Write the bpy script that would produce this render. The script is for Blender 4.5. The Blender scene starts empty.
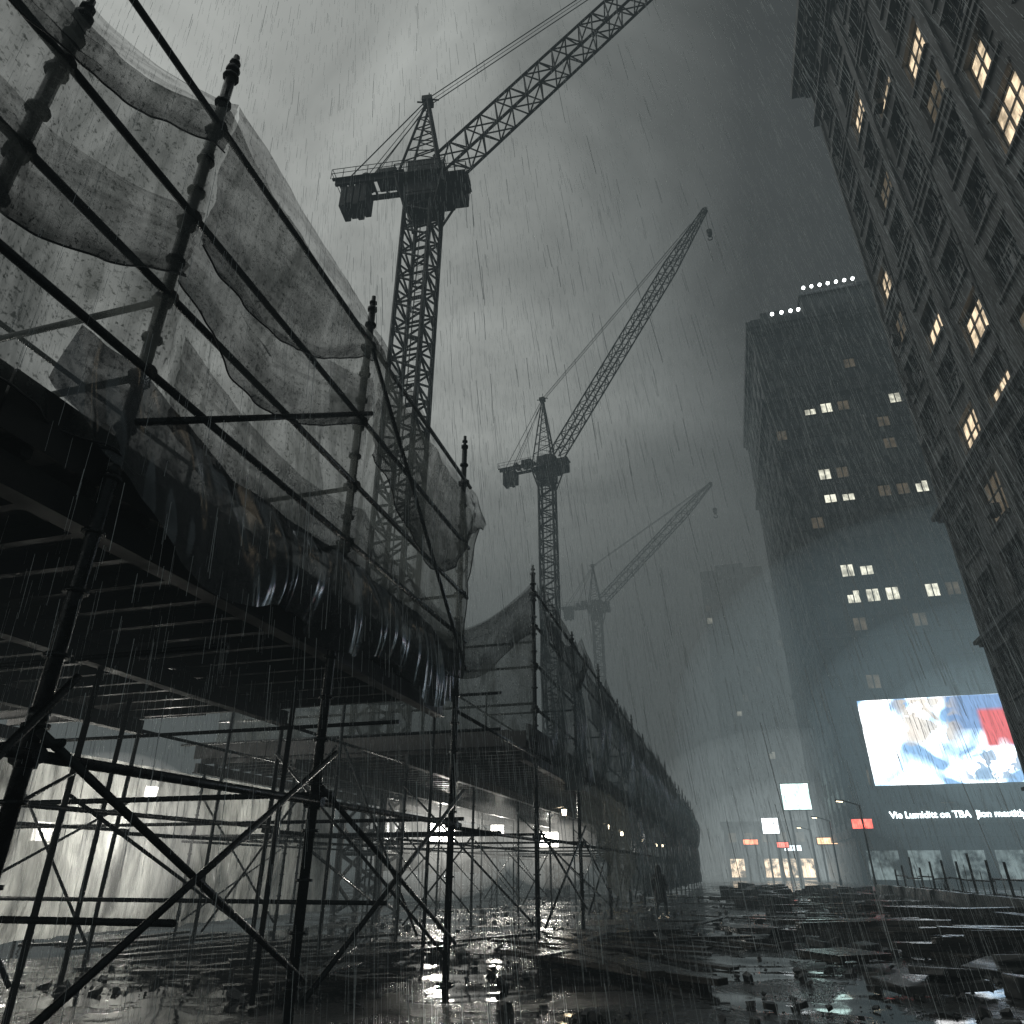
import bpy, math, random
from mathutils import Vector, Matrix, noise, Euler
random.seed(7)
R=random.random
def U(a,b): return a+(b-a)*random.random()
scene=bpy.context.scene
scene.view_settings.view_transform='Standard'
scene.view_settings.look='None'
scene.view_settings.exposure=0

# ---------------------------------------------------------------- helpers
class MB:
    def __init__(s): s.v=[]; s.f=[]
    def quad(s,a,b,c,d):
        n=len(s.v); s.v+= [tuple(a),tuple(b),tuple(c),tuple(d)]; s.f.append((n,n+1,n+2,n+3))
    def tube(s,a,b,r,n=8,r2=None,caps=True):
        a=Vector(a); b=Vector(b); d=b-a
        if d.length<1e-6: return
        d.normalize()
        up=Vector((0,0,1)) if abs(d.z)<.95 else Vector((1,0,0))
        x=d.cross(up).normalized(); y=d.cross(x)
        r2=r if r2 is None else r2
        k=len(s.v)
        for i in range(n):
            t=2*math.pi*i/n
            o=x*math.cos(t)+y*math.sin(t)
            s.v.append(tuple(a+o*r)); s.v.append(tuple(b+o*r2))
        for i in range(n):
            j=(i+1)%n
            s.f.append((k+2*i,k+2*i+1,k+2*j+1,k+2*j))
        if caps:
            s.f.append(tuple(k+2*i for i in range(n)))
            s.f.append(tuple(k+2*i+1 for i in range(n))[::-1])
    def hexa(s,p):
        k=len(s.v); s.v+=[tuple(q) for q in p]
        for f in ((0,3,2,1),(4,5,6,7),(0,1,5,4),(1,2,6,5),(2,3,7,6),(3,0,4,7)):
            s.f.append(tuple(k+i for i in f))
    def box(s,x0,x1,y0,y1,z0,z1):
        s.hexa([(x0,y0,z0),(x1,y0,z0),(x1,y1,z0),(x0,y1,z0),(x0,y0,z1),(x1,y0,z1),(x1,y1,z1),(x0,y1,z1)])
    def rbox(s,c,size,rot,jit=0):
        m=rot.to_matrix() if hasattr(rot,'to_matrix') else rot
        c=Vector(c); P=[]
        for (i,j,k) in ((-1,-1,-1),(1,-1,-1),(1,1,-1),(-1,1,-1),(-1,-1,1),(1,-1,1),(1,1,1),(-1,1,1)):
            q=Vector((i*size[0]/2*(1-jit*R()),j*size[1]/2*(1-jit*R()),k*size[2]/2*(1-jit*R())))
            P.append(c+m@q)
        s.hexa(P)
    def obj(s,name,mat,parent=None,smooth=False,bevel=0):
        me=bpy.data.meshes.new(name); me.from_pydata(s.v,[],s.f); me.update()
        o=bpy.data.objects.new(name,me); scene.collection.objects.link(o)
        if mat: me.materials.append(mat)
        if smooth:
            for p in me.polygons: p.use_smooth=len(p.vertices)<=4
        if parent: o.parent=parent
        if bevel:
            b=o.modifiers.new('b','BEVEL'); b.width=bevel; b.segments=1
        return o
def empty(name,loc=(0,0,0)):
    e=bpy.data.objects.new(name,None); scene.collection.objects.link(e); e.empty_display_size=.3
    return e
def nz(x,y,z): return noise.noise(Vector((x,y,z)))

# ---------------------------------------------------------------- materials
def newmat(name):
    m=bpy.data.materials.new(name); m.use_nodes=True
    nt=m.node_tree; nt.nodes.clear()
    out=nt.nodes.new('ShaderNodeOutputMaterial')
    return m,nt,out
def objco(nt,scale=(1,1,1),src='Object'):
    tc=nt.nodes.new('ShaderNodeTexCoord'); mp=nt.nodes.new('ShaderNodeMapping')
    mp.inputs['Scale'].default_value=scale
    nt.links.new(tc.outputs[src],mp.inputs['Vector'])
    return mp.outputs['Vector']
def ramp(nt,fac,stops):
    r=nt.nodes.new('ShaderNodeValToRGB')
    el=r.color_ramp.elements
    while len(el)<len(stops): el.new(.5)
    for e,(p,c) in zip(el,stops):
        e.position=p; e.color=(c,c,c,1) if isinstance(c,(int,float)) else (*c,1)
    nt.links.new(fac,r.inputs['Fac'])
    return r.outputs['Color']
def noisetex(nt,vec,scale,detail=5,rough=.6,dist=0):
    n=nt.nodes.new('ShaderNodeTexNoise'); n.inputs['Scale'].default_value=scale
    n.inputs['Detail'].default_value=detail; n.inputs['Roughness'].default_value=rough; n.inputs['Distortion'].default_value=dist
    nt.links.new(vec,n.inputs['Vector']); return n.outputs['Fac']
def math2(nt,op,a,b_,clamp=False):
    q=nt.nodes.new('ShaderNodeMath'); q.operation=op; q.use_clamp=clamp
    for i,x in enumerate((a,b_)):
        if isinstance(x,(int,float)): q.inputs[i].default_value=x
        else: nt.links.new(x,q.inputs[i])
    return q.outputs[0]
def surf(name,c1,c2,scale=3,r1=.3,r2=.7,metal=0,bump=.2,bscale=12,vs=(1,1,1),lo=.35,hi=.65,bdist=.02):
    m,nt,out=newmat(name)
    b=nt.nodes.new('ShaderNodeBsdfPrincipled'); v=objco(nt,vs)
    f=noisetex(nt,v,scale,4,.65)
    nt.links.new(ramp(nt,f,[(lo,c1),(hi,c2)]),b.inputs['Base Color'])
    nt.links.new(ramp(nt,f,[(.35,r1),(.65,r2)]),b.inputs['Roughness'])
    b.inputs['Metallic'].default_value=metal
    if bump:
        bp=nt.nodes.new('ShaderNodeBump'); bp.inputs['Strength'].default_value=bump; bp.inputs['Distance'].default_value=bdist
        nt.links.new(noisetex(nt,v,bscale,3,.6),bp.inputs['Height']); nt.links.new(bp.outputs[0],b.inputs['Normal'])
    nt.links.new(b.outputs[0],out.inputs['Surface'])
    return m
def emis(name,col,st,var=0,scale=2):
    m,nt,out=newmat(name)
    e=nt.nodes.new('ShaderNodeEmission'); e.inputs['Strength'].default_value=st
    if var:
        v=objco(nt); f=noisetex(nt,v,scale,4,.6)
        c0=tuple(x*(1-var) for x in col)
        nt.links.new(ramp(nt,f,[(.38,c0),(.6,col)]),e.inputs['Color'])
    else: e.inputs['Color'].default_value=(*col,1)
    nt.links.new(e.outputs[0],out.inputs['Surface']); return m

M_steel=surf('wet_galvanised_steel',(.010,.012,.013),(.045,.05,.053),9,.12,.5,.6,.25,30,bdist=.01)
M_crane=surf('crane_paint',(.010,.011,.012),(.022,.023,.024),1.5,.35,.6,.2,0,10)
M_wood=surf('wet_timber',(.018,.016,.014),(.07,.06,.05),3,.08,.4,0,.5,10,(1,1,4))
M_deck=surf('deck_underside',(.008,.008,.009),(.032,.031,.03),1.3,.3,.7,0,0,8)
M_stone=surf('dark_stone',(.03,.032,.035),(.09,.09,.088),.35,.35,.8,0,.5,3,(1,1,.4),bdist=.05)
M_trim=surf('stone_trim',(.035,.037,.039),(.08,.08,.078),.5,.35,.8,0,.3,4)
M_tower=surf('tower_stone',(.02,.025,.029),(.05,.058,.064),.12,.45,.8,0,.0,1.5,(1,1,.3),bdist=.05)
M_frame=surf('window_frame',(.03,.03,.03),(.06,.06,.06),2,.3,.6,.3,0,9)
M_conc=surf('wet_concrete',(.025,.027,.028),(.09,.09,.088),2,.12,.5,0,.6,12)
M_coat=surf('raincoat',(.012,.013,.015),(.03,.032,.035),5,.25,.5,0,0,20)
M_skin=surf('skin',(.30,.19,.14),(.36,.23,.17),9,.45,.6,0,0)
def glass():
    m,nt,out=newmat('window_glass')
    b=nt.nodes.new('ShaderNodeBsdfPrincipled'); v=objco(nt)
    nt.links.new(ramp(nt,noisetex(nt,v,.45,2),[(.4,(.006,.008,.01)),(.62,(.03,.035,.04))]),b.inputs['Base Color'])
    b.inputs['Roughness'].default_value=.1
    nt.links.new(b.outputs[0],out.inputs['Surface']); return m
M_glass=glass()
M_lit_w=emis('lit_interior_warm',(1.0,.78,.52),1.7,.7,1.3)
M_lit_c=emis('lit_interior_cool',(.98,.96,.78),2.2,.65,.8)
M_lit_d=emis('lit_interior_dim',(.55,.44,.30),.30,.6,1.0)
M_lamp=emis('lamp_face',(1,.96,.86),28)

def netmat(name,op_lo,op_hi,col,trans=.6,gloss=0,spk=.2,fold=.3,hemk=0,fs=(1.2,9,1),streak=None,gr=.25):
    m,nt,out=newmat(name)
    v=objco(nt)
    tr=nt.nodes.new('ShaderNodeBsdfTransparent')
    d=nt.nodes.new('ShaderNodeBsdfDiffuse'); t=nt.nodes.new('ShaderNodeBsdfTranslucent')
    d.inputs['Color'].default_value=(*col,1); t.inputs['Color'].default_value=(*col,1)
    if streak:
        cc=ramp(nt,noisetex(nt,objco(nt,streak,'UV'),1.0,5,.65,.5),[(.34,tuple(c*.12 for c in col)),(.66,col)])
        nt.links.new(cc,t.inputs['Color'])
    ms=nt.nodes.new('ShaderNodeMixShader'); ms.inputs[0].default_value=trans
    nt.links.new(d.outputs[0],ms.inputs[1]); nt.links.new(t.outputs[0],ms.inputs[2])
    body=ms.outputs[0]
    if gloss:
        g=nt.nodes.new('ShaderNodeBsdfGlossy'); g.inputs['Roughness'].default_value=gr
        g.inputs['Color'].default_value=(.6,.62,.64,1)
        m2=nt.nodes.new('ShaderNodeMixShader'); m2.inputs[0].default_value=gloss
        nt.links.new(body,m2.inputs[1]); nt.links.new(g.outputs[0],m2.inputs[2]); body=m2.outputs[0]
    big=ramp(nt,noisetex(nt,v,.9,3,.65,.8),[(.3,op_lo),(.7,op_hi)])
    a=big
    if spk: a=math2(nt,'ADD',a,ramp(nt,noisetex(nt,v,22,2,.7),[(.55,0.0),(.7,spk)]))
    uvv=objco(nt,fs,'UV')
    fo=ramp(nt,noisetex(nt,uvv,1.0,3,.55,.6),[(.42,0.0),(.56,fold),(.66,fold*.25),(.78,fold*1.1)])
    a=math2(nt,'ADD',a,fo)
    if hemk:
        tcu=nt.nodes.new('ShaderNodeTexCoord'); sp=nt.nodes.new('ShaderNodeSeparateXYZ'); nt.links.new(tcu.outputs['UV'],sp.inputs[0])
        hv=ramp(nt,sp.outputs['Y'],[(0,.06),(.1,0.0),(.55,.02),(.9,.7*hemk),(1,hemk)])
        a=math2(nt,'ADD',a,hv,True)
    a=math2(nt,'MINIMUM',a,.97)
    mx=nt.nodes.new('ShaderNodeMixShader')
    nt.links.new(a,mx.inputs[0]); nt.links.new(tr.outputs[0],mx.inputs[1]); nt.links.new(body,mx.inputs[2])
    nt.links.new(mx.outputs[0],out.inputs['Surface'])
    return m
M_net=netmat('debris_net',.32,.60,(.15,.165,.16),trans=.7,fs=(2.2,1.6,1),fold=.25,spk=.32,hemk=.1)
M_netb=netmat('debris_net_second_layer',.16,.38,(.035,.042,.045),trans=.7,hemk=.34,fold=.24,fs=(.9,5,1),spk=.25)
M_net3=netmat('debris_net_dense',.40,.75,(.085,.105,.113),gloss=.07,trans=.65,fs=(2.5,1.2,1),fold=.28,hemk=.15,spk=.25)
M_tarp=netmat('plastic_tarp',.60,.93,(.018,.023,.026),trans=.3,gloss=.3,fs=(2.5,2.5,1),fold=.2,spk=.1,gr=.14)
M_sheet=netmat('clear_plastic_sheet',.62,.9,(.45,.46,.44),trans=.8,gloss=.05,fs=(7,.5,1),fold=.3,streak=(1.7,1.6,1))

def groundmat():
    m,nt,out=newmat('wet_mud')
    b=nt.nodes.new('ShaderNodeBsdfPrincipled'); v=objco(nt)
    f=noisetex(nt,v,.35,6,.62,.4)
    nt.links.new(ramp(nt,noisetex(nt,v,2.5,5,.7),[(.35,(.008,.008,.008)),(.7,(.04,.039,.037))]),b.inputs['Base Color'])
    nt.links.new(ramp(nt,f,[(.49,.04),(.58,.34)]),b.inputs['Roughness'])
    amt=ramp(nt,f,[(.48,0.015),(.57,1.0)])
    h=math2(nt,'MULTIPLY',noisetex(nt,v,6,5,.7),amt)
    bp=nt.nodes.new('ShaderNodeBump'); bp.inputs['Strength'].default_value=1; bp.inputs['Distance'].default_value=.09
    nt.links.new(h,bp.inputs['Height']); nt.links.new(bp.outputs[0],b.inputs['Normal'])
    nt.links.new(b.outputs[0],out.inputs['Surface']); return m
M_ground=groundmat()
def rainmat():
    m,nt,out=newmat('rain_water')
    d=nt.nodes.new('ShaderNodeBsdfDiffuse'); t=nt.nodes.new('ShaderNodeBsdfTranslucent')
    for q in (d,t): q.inputs['Color'].default_value=(.85,.89,.9,1)
    ms=nt.nodes.new('ShaderNodeMixShader'); nt.links.new(d.outputs[0],ms.inputs[1]); nt.links.new(t.outputs[0],ms.inputs[2])
    nt.links.new(ms.outputs[0],out.inputs['Surface']); return m
M_rain=rainmat()

# ---------------------------------------------------------------- world
w=bpy.data.worlds.new('World'); scene.world=w; w.use_nodes=True
nt=w.node_tree; nt.nodes.clear()
wo=nt.nodes.new('ShaderNodeOutputWorld'); bg=nt.nodes.new('ShaderNodeBackground')
tc=nt.nodes.new('ShaderNodeTexCoord')
sky=nt.nodes.new('ShaderNodeTexSky'); sky.sky_type='NISHITA'; sky.sun_disc=False
sky.sun_elevation=math.radians(12); sky.sun_rotation=math.radians(-70)
bw=nt.nodes.new('ShaderNodeRGBToBW'); nt.links.new(sky.outputs[0],bw.inputs[0])
mp=nt.nodes.new('ShaderNodeMapping'); mp.inputs['Scale'].default_value=(1,1,1.1); mp.inputs['Rotation'].default_value=(.3,math.radians(25),0)
nt.links.new(tc.outputs['Generated'],mp.inputs['Vector'])
cl=noisetex(nt,mp.outputs[0],2.2,6,.58,.9)
clr=ramp(nt,cl,[(.3,.5),(.7,1.5)])
sep=nt.nodes.new('ShaderNodeSeparateXYZ'); nt.links.new(tc.outputs['Generated'],sep.inputs[0])
mr=nt.nodes.new('ShaderNodeMapRange'); mr.inputs['From Min'].default_value=-.8; mr.inputs['From Max'].default_value=.35
nt.links.new(sep.outputs['X'],mr.inputs['Value'])
grad=ramp(nt,mr.outputs[0],[(0,(.70,.72,.68)),(.30,(.66,.68,.645)),(.52,(.50,.52,.495)),(.67,(.24,.255,.246)),(.80,(.075,.081,.081)),(1,(.03,.035,.037))])
lowz=ramp(nt,sep.outputs['Z'],[(.1,1.0),(.35,.75),(.7,.62)])
mul=nt.nodes.new('ShaderNodeMixRGB'); mul.blend_type='MULTIPLY'; mul.inputs[0].default_value=1
nt.links.new(grad,mul.inputs[1]); nt.links.new(clr,mul.inputs[2])
mul2=nt.nodes.new('ShaderNodeMixRGB'); mul2.blend_type='MULTIPLY'; mul2.inputs[0].default_value=1
nt.links.new(mul.outputs[0],mul2.inputs[1]); nt.links.new(lowz,mul2.inputs[2])
sc=nt.nodes.new('ShaderNodeMath'); sc.operation='MULTIPLY'; sc.inputs[1].default_value=.002; nt.links.new(bw.outputs[0],sc.inputs[0])
add=nt.nodes.new('ShaderNodeMixRGB'); add.blend_type='ADD'; add.inputs[0].default_value=1
nt.links.new(mul2.outputs[0],add.inputs[1]); nt.links.new(sc.outputs[0],add.inputs[2])
nt.links.new(add.outputs[0],bg.inputs['Color']); bg.inputs['Strength'].default_value=1.55
nt.links.new(bg.outputs[0],wo.inputs['Surface'])
sl=bpy.data.lights.new('sun','SUN'); sl.energy=.05; sl.angle=math.radians(30); sl.color=(1,.98,.95)
so=bpy.data.objects.new('sun',sl); scene.collection.objects.link(so); so.rotation_euler=(math.radians(60),0,math.radians(-100))

# ---------------------------------------------------------------- camera
cd=bpy.data.cameras.new('camera'); cam=bpy.data.objects.new('camera',cd); scene.collection.objects.link(cam)
cd.sensor_width=36; cd.lens=24.6; cd.clip_end=3000
cam.location=(0,0,1.6); cam.rotation_euler=(math.radians(90+27.1),0,math.radians(15.8))
scene.camera=cam

# ---------------------------------------------------------------- fog (homogeneous volumes, airlight put in as emission)
fog=empty('fog')
def volmat(name,sig,air,st):
    m,nt,out=newmat(name+'_mat')
    em=nt.nodes.new('ShaderNodeEmission'); em.inputs['Color'].default_value=(*air,1); em.inputs['Strength'].default_value=st  # constant emission stands in for light scattered by the fog
    if sig>0:
        ab=nt.nodes.new('ShaderNodeVolumeAbsorption'); ab.inputs['Density'].default_value=sig; ab.inputs['Color'].default_value=(0,0,0,1)
        ad=nt.nodes.new('ShaderNodeAddShader'); nt.links.new(ab.outputs[0],ad.inputs[0]); nt.links.new(em.outputs[0],ad.inputs[1])
        nt.links.new(ad.outputs[0],out.inputs['Volume'])
    else: nt.links.new(em.outputs[0],out.inputs['Volume'])
    return m
def vol(name,dims,sig,air):
    b=MB(); b.box(*dims); return b.obj(name,volmat(name,sig,air,sig),fog)
vol('fog_layer',(-250,250,-60,500,-2,85),.0060,(.054,.067,.069))
vol('fog_bank',(-240,240,112,480,-1.9,80),.013,(.150,.166,.162))
vol('scaffold_mist',(-15.2,-5.0,3.0,62,.06,3.9),.005,(.07,.077,.075))
def glow(name,c,rad,col,st,n=4,fr=1.75):  # nested self-lit shells imitate the glow of light spilling into misty air
    for i in range(n):
        f=1.0/(fr**i)
        bpy.ops.mesh.primitive_uv_sphere_add(segments=24,ring_count=14,radius=1,location=c)
        o=bpy.context.object; o.name=name; o.scale=tuple(q*f for q in rad); o.parent=fog
        for p in o.data.polygons: p.use_smooth=True
        o.data.materials.append(volmat(name,0,col,st*(fr**i*.86)*.5))
glow('screen_glow',(27,84,14),(32,24,24),(.62,.86,.95),.0056,3,1.8)
glow('street_glow',(9,128,2),(28,36,20),(.83,.94,.94),.0062,3,1.6)

# ---------------------------------------------------------------- ground
def axis(lo,hi,c0,c1,step):
    a=[]; x=c0
    while x<=c1: a.append(x); x+=step
    s=step; x=a[-1]
    while x<hi: s*=1.35; x+=s; a.append(min(x,hi))
    s=step; x=a[0]
    while x>lo: s*=1.35; x-=s; a.insert(0,max(x,lo))
    return a
xs=axis(-900,900,-16,16,.22); ys=axis(-200,1500,6,50,.22)
b=MB()
for y in ys:
    for x in xs:
        h=0
        if -18<x<18 and 4<y<60:
            h=.05*nz(x*.35,y*.35,1)+.025*nz(x*1.3,y*1.3,4)+.012*nz(x*4,y*4,9)
        b.v.append((x,y,h))
nx=len(xs)
for j in range(len(ys)-1):
    for i in range(nx-1):
        k=j*nx+i; b.f.append((k,k+1,k+nx+1,k+nx))
b.obj('ground',M_ground,smooth=True)
b=MB(); b.box(10.5,13.9,-5,160,-.05,.14); b.obj('pavement',M_conc,bevel=.02)

# ---------------------------------------------------------------- scaffolding
XF=-4.6
def pole(mp,mc,x,y,z1,r=.055,cup=True,z0=0,top=True):
    mp.tube((x,y,z0),(x,y,z1),r,10)
    if top:
        mp.tube((x,y,z1),(x,y,z1+.28),r*.62,8)
        mp.tube((x,y,z1-.02),(x,y,z1+.03),r*1.4,8)
        mp.tube((x,y,z1+.13),(x,y,z1+.16),r*1.1,8)
    mc.box(x-.12,x+.12,y-.12,y+.12,z0+.0,z0+.03)
    if cup:
        z=.5
        while z<z1-.1:
            mc.tube((x,y,z-.015),(x,y,z+.015),r*1.6,10)
            if int(z*2)%4==1:
                mc.tube((x,y,z+.03),(x,y,z+.12),r*1.25,8)
            z+=.5
def clamp(mc,x,y,z,r=.055):
    mc.tube((x-.10,y,z),(x+.12,y,z),r*1.1,8)
    mc.tube((x+.02,y,z-.08),(x+.02,y,z+.08),r*1.3,8)
def scaffold(name,ycol,xrows,ztop,zdeck,ledz,ext=.5):
    e=empty(name); mp=MB(); ml=MB(); mc=MB(); mb=MB()
    for ri,x in enumerate(xrows):
        for i,y in enumerate(ycol):
            front=ri==0
            if ri>0 and y>65: continue
            zt=(ztop[i] if isinstance(ztop,list) else ztop) if front else (zdeck-.1)
            pole(mp,mc,x,y,zt+(U(-.08,.1) if front else 0),.058 if front else .042,cup=(front and y<60) or i<3,top=front)
        for z in ledz:
            if ri>0 and z>zdeck: continue
            yy0=ycol[0]-ext; yy1=ycol[-1]+ext*.5
            ml.tube((x+.075,yy0,z),(x+.075,yy1,z),.04 if ri==0 else .032,8)
            if ri==0:
                for y in ycol: clamp(mc,x,y,z)
    for i,y in enumerate(ycol):
        for z in ledz:
            if z<zdeck:
                ml.tube((xrows[0]+.2,y+.075,z+.09),(xrows[-1]-.2,y+.075,z+.09),.032,8)
        for k in range(len(xrows)-1):
            if (i+k)%2==0: mb.tube((xrows[k],y-.08,.4),(xrows[k+1],y-.08,3.6),.028,6)
    for ri,x in enumerate(xrows):
        for i in range(len(ycol)-1):
            xo=x+.12
            if ri==0 or (i+ri)%2==0:
                mb.tube((xo,ycol[i]-.06,2.45),(xo,ycol[i+1]+.06,.55),.032 if ri==0 else .026,8)
            if ri==0 or (i+ri)%2==1:
                mb.tube((xo+.07,ycol[i]-.06,.4),(xo+.07,ycol[i+1]+.06,2.85),.032 if ri==0 else .026,8)
    mp.obj('standards',M_steel,e,True); ml.obj('ledgers',M_steel,e,True); mc.obj('couplers',M_steel,e,True); mb.obj('diagonal_braces',M_steel,e,True)
    return e
y1=[-2.2,2.35,3.96,7.8,12.4]
s1=scaffold('scaffolding',y1,[XF,-8.2,-11.6,-14.6],[9.5,8.35,10.1,9.9,9.95],4.3,[2.3,5.6,6.5,7.6,9.05])
y2=[18.5+5.7*i for i in range(17)]
s2=scaffold('scaffolding',y2,[XF,-8.2,-11.6,-14.6],[9.2+U(-.2,.45) for _ in y2],4.3,[2.3,5.4,6.6,7.7,8.7])
b=MB()
for y in (-.5,3.9,7.7,12.2):
    b.tube((-7.4,y,4.75),(-7.4,y,7.4),.04,8)
    for z in (6.5,5.6): b.tube((XF,y,z-.1),(-7.5,y,z-.1),.034,8)
for z in (5.5,6.4,7.3): b.tube((-7.48,-2,z),(-7.48,12.4,z),.034,8)
b.tube((-4.46,3.9,5.0),(-4.46,7.9,7.8),.036,8)
b.tube((-4.46,12.5,5.0),(-4.46,7.7,8.9),.036,8)
b.obj('inner_guard_rails',M_steel,s1,True)
b=MB()
for x in (-7.8,-11,-14):
    b.tube((x,18.5,4.7),(x,18.5,7.6),.045,8)
for z in (5.6,6.6,7.3): b.tube((-4.6,18.58,z),(-14.5,18.58,z),.036,8)
for y in y2[1:]:
    b.tube((-7.8,y,4.7),(-7.8,y,7.2),.04,8); b.tube((-4.6,y,6.5),(-7.9,y,6.5),.034,8)
b.tube((-7.88,18.5,6.6),(-7.88,75,6.6),.036,8)
b.obj('inner_guard_rails',M_steel,s2,True)
b=MB()
for (x,y) in ((-8.5,15.3),(-6.3,15.6),(-11.5,15.2)):
    b.tube((x,y,0),(x,y,5.6),.042,8)
for z in (2.3,4.4,5.2): b.tube((-4.6,15.4,z),(-13,15.4,z),.036,8)
for x in (-4.55,-8.3,-11.6):
    for z in (2.25,4.2): b.tube((x,12.4,z),(x,18.5,z),.036,8)
b.tube((-6.4,15.5,.4),(-8.4,15.3,4.2),.028,6); b.tube((-11.4,15.3,.4),(-8.6,15.3,4.2),.028,6)
for (x,y) in ((-6.4,9.9),(-9.9,5.8),(-9.9,10.2),(-13,7.5)): b.tube((x,y,0),(x,y,4.3),.04,8)
for y in (5.8,10.0): b.tube((-4.6,y,3.6),(-14.6,y,3.6),.03,8); b.tube((-4.6,y,1.2),(-14.6,y,1.2),.03,8)
b.obj('link_bay_tubes',M_steel,s2,True)

def deck(e,x0,x1,yA,yB):
    b=MB(); y=yA
    while y<yB-.1:
        b.box(x0,x1,y+.006,min(y+.42,yB)-.006,4.56+U(0,.012),4.62); y+=.42
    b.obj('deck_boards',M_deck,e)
    b=MB(); y=yA+.1
    while y<yB-.15:
        b.box(x0+.06,x1-.02,y,y+.09,4.38,4.55); y+=.62
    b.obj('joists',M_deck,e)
    b=MB()
    for x in (x1-.12,-8.1,-11.5,x0+.1):
        b.box(x-.05,x+.05,yA-.1,yB+.12,4.14,4.375)
        b.box(x-.10,x+.10,yA-.11,yB+.13,4.10,4.137)
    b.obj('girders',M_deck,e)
    b=MB(); y=yA
    while y<yB:
        L=min(3.0,yB-y)
        b.box(x1+.005,x1+.05,y+.01,y+L-.01,4.45+U(-.03,.03),4.98+U(-.05,.05)); y+=L
    x=x0
    while x<x1:
        L=min(2.4,x1-x); dz=U(-.04,.04)
        b.box(x+.01,x+L-.01,yB+.135,yB+.18,4.45+dz,4.85+dz)
        b.box(x+.01,x+L-.01,yA-.18,yA-.135,4.45-dz,4.85-dz); x+=L
    b.obj('toe_boards',M_deck,e)
deck(s1,-14.8,-4.75,-3.0,12.2)
deck(s2,-14.8,-4.75,18.3,108)
b=MB()
for i in range(22):
    y=U(-1,11); b.rbox((-4.9-U(0,.6),y,4.72+U(0,.15)),(.15,U(1.5,3.2),.05),Euler((U(-.05,.05),U(-.1,.1),U(-.3,.3))))
b.obj('loose_boards',M_wood,s1)

# ---------------------------------------------------------------- cloth
def interp(pl,t):
    if t<=pl[0][0]: return pl[0][1]
    for (a,za),(b_,zb) in zip(pl,pl[1:]):
        if t<=b_:
            q=(t-a)/(b_-a+1e-9); return za+(zb-za)*q
    return pl[-1][1]
def cloth(name,mat,top,bot,x=XF+.1,amp=.12,bulge=.25,nu=140,nv=36,seed=0,sagpts=None,sag=0,rag=.03,axisx=False,ycoord=0,parent=None,sm=.5,hem=0,swag=0):
    u0=top[0][0]; u1=top[-1][0]; b=MB(); uvs=[]
    def sb(u):
        if not sm: return interp(bot,u)
        s=0
        for d in (-1,-.66,-.33,0,.33,.66,1): s+=interp(bot,u+d*sm)
        return s/7
    rope=[]
    for j in range(nv+1):
        v=j/nv
        for i in range(nu+1):
            u=u0+(u1-u0)*i/nu
            zt=interp(top,u); zb=sb(u)+rag*nz(u*1.3,seed,0)*2
            bl=.3
            if sagpts:
                for a,c in zip(sagpts,sagpts[1:]):
                    if a<=u<=c:
                        q=(u-a)/(c-a); k=4*q*(1-q); zt-=sag*k
                        bl=k
                        break
            else: bl=math.sin(math.pi*(u-u0)/(u1-u0))
            z=zt+(zb-zt)*v
            f=.3+.7*v
            dx=amp*f*(nz(u*.8+seed,z*.35,seed*3.1)*1.1+.5*nz(u*2.4+z*.7+seed,z*.45,seed)+.16*nz(u*6+z*1.4,z*.9,seed+5))
            if swag: dx+=swag*f*(nz(u*.7+seed,v*9,seed+2)+.5*nz(u*1.2,v*19+u*.4,seed+6))
            dx+=bulge*bl*math.sin(math.pi*min(1,v*.9+.05))
            uu=u+.05*nz(u*2,z*2,seed+8)
            p=(x+dx,uu,z) if not axisx else (uu,ycoord-dx,z)
            b.v.append(p); uvs.append((u,v))
            if j==nv: rope.append(p)
    n=nu+1
    for j in range(nv):
        for i in range(nu):
            k=j*n+i; b.f.append((k,k+1,k+n+1,k+n))
    o=b.obj(name,mat,parent,True)
    uvl=o.data.uv_layers.new(name='UVMap')
    for l in o.data.loops: uvl.data[l.index].uv=uvs[l.vertex_index]
    if hem:
        hb=MB()
        for p,q in zip(rope,rope[1:]): hb.tube(p,q,hem,5,caps=False)
        hb.obj('hem_rope',M_coat,o,True)
    return o
P1=[-2.2,2.35,3.96,7.8,12.4]
cloth('debris_netting',M_net,[(-3,8.9),(-2.2,9.0),(2.35,8.15),(3.96,9.35),(7.8,9.2),(12.4,8.75),(12.95,8.35)],[(-3,4.8),(3.96,4.7),(12.2,4.75),(12.5,6.5),(12.95,8.2)],sagpts=P1,sag=.15,nu=260,nv=60,amp=.25,bulge=-.3,seed=1,sm=0,hem=.012)
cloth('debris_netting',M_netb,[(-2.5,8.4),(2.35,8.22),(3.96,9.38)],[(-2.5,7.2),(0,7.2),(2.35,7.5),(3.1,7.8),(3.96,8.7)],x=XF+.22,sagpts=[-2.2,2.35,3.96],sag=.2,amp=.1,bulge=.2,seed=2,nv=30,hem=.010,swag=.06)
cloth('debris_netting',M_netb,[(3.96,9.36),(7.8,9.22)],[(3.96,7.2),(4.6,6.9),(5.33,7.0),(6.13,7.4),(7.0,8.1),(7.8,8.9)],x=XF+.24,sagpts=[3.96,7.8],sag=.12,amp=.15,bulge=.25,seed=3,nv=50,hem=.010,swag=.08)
cloth('debris_netting',M_netb,[(3.96,7.6),(5.2,7.4),(7.8,8.4)],[(3.96,6.8),(4.7,6.3),(5.44,6.15),(6.4,6.5),(7.2,7.2),(7.8,7.6)],x=XF+.12,sagpts=[3.96,7.8],sag=.2,amp=.15,bulge=.25,seed=14,nv=36,hem=.010,swag=.08)
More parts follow.
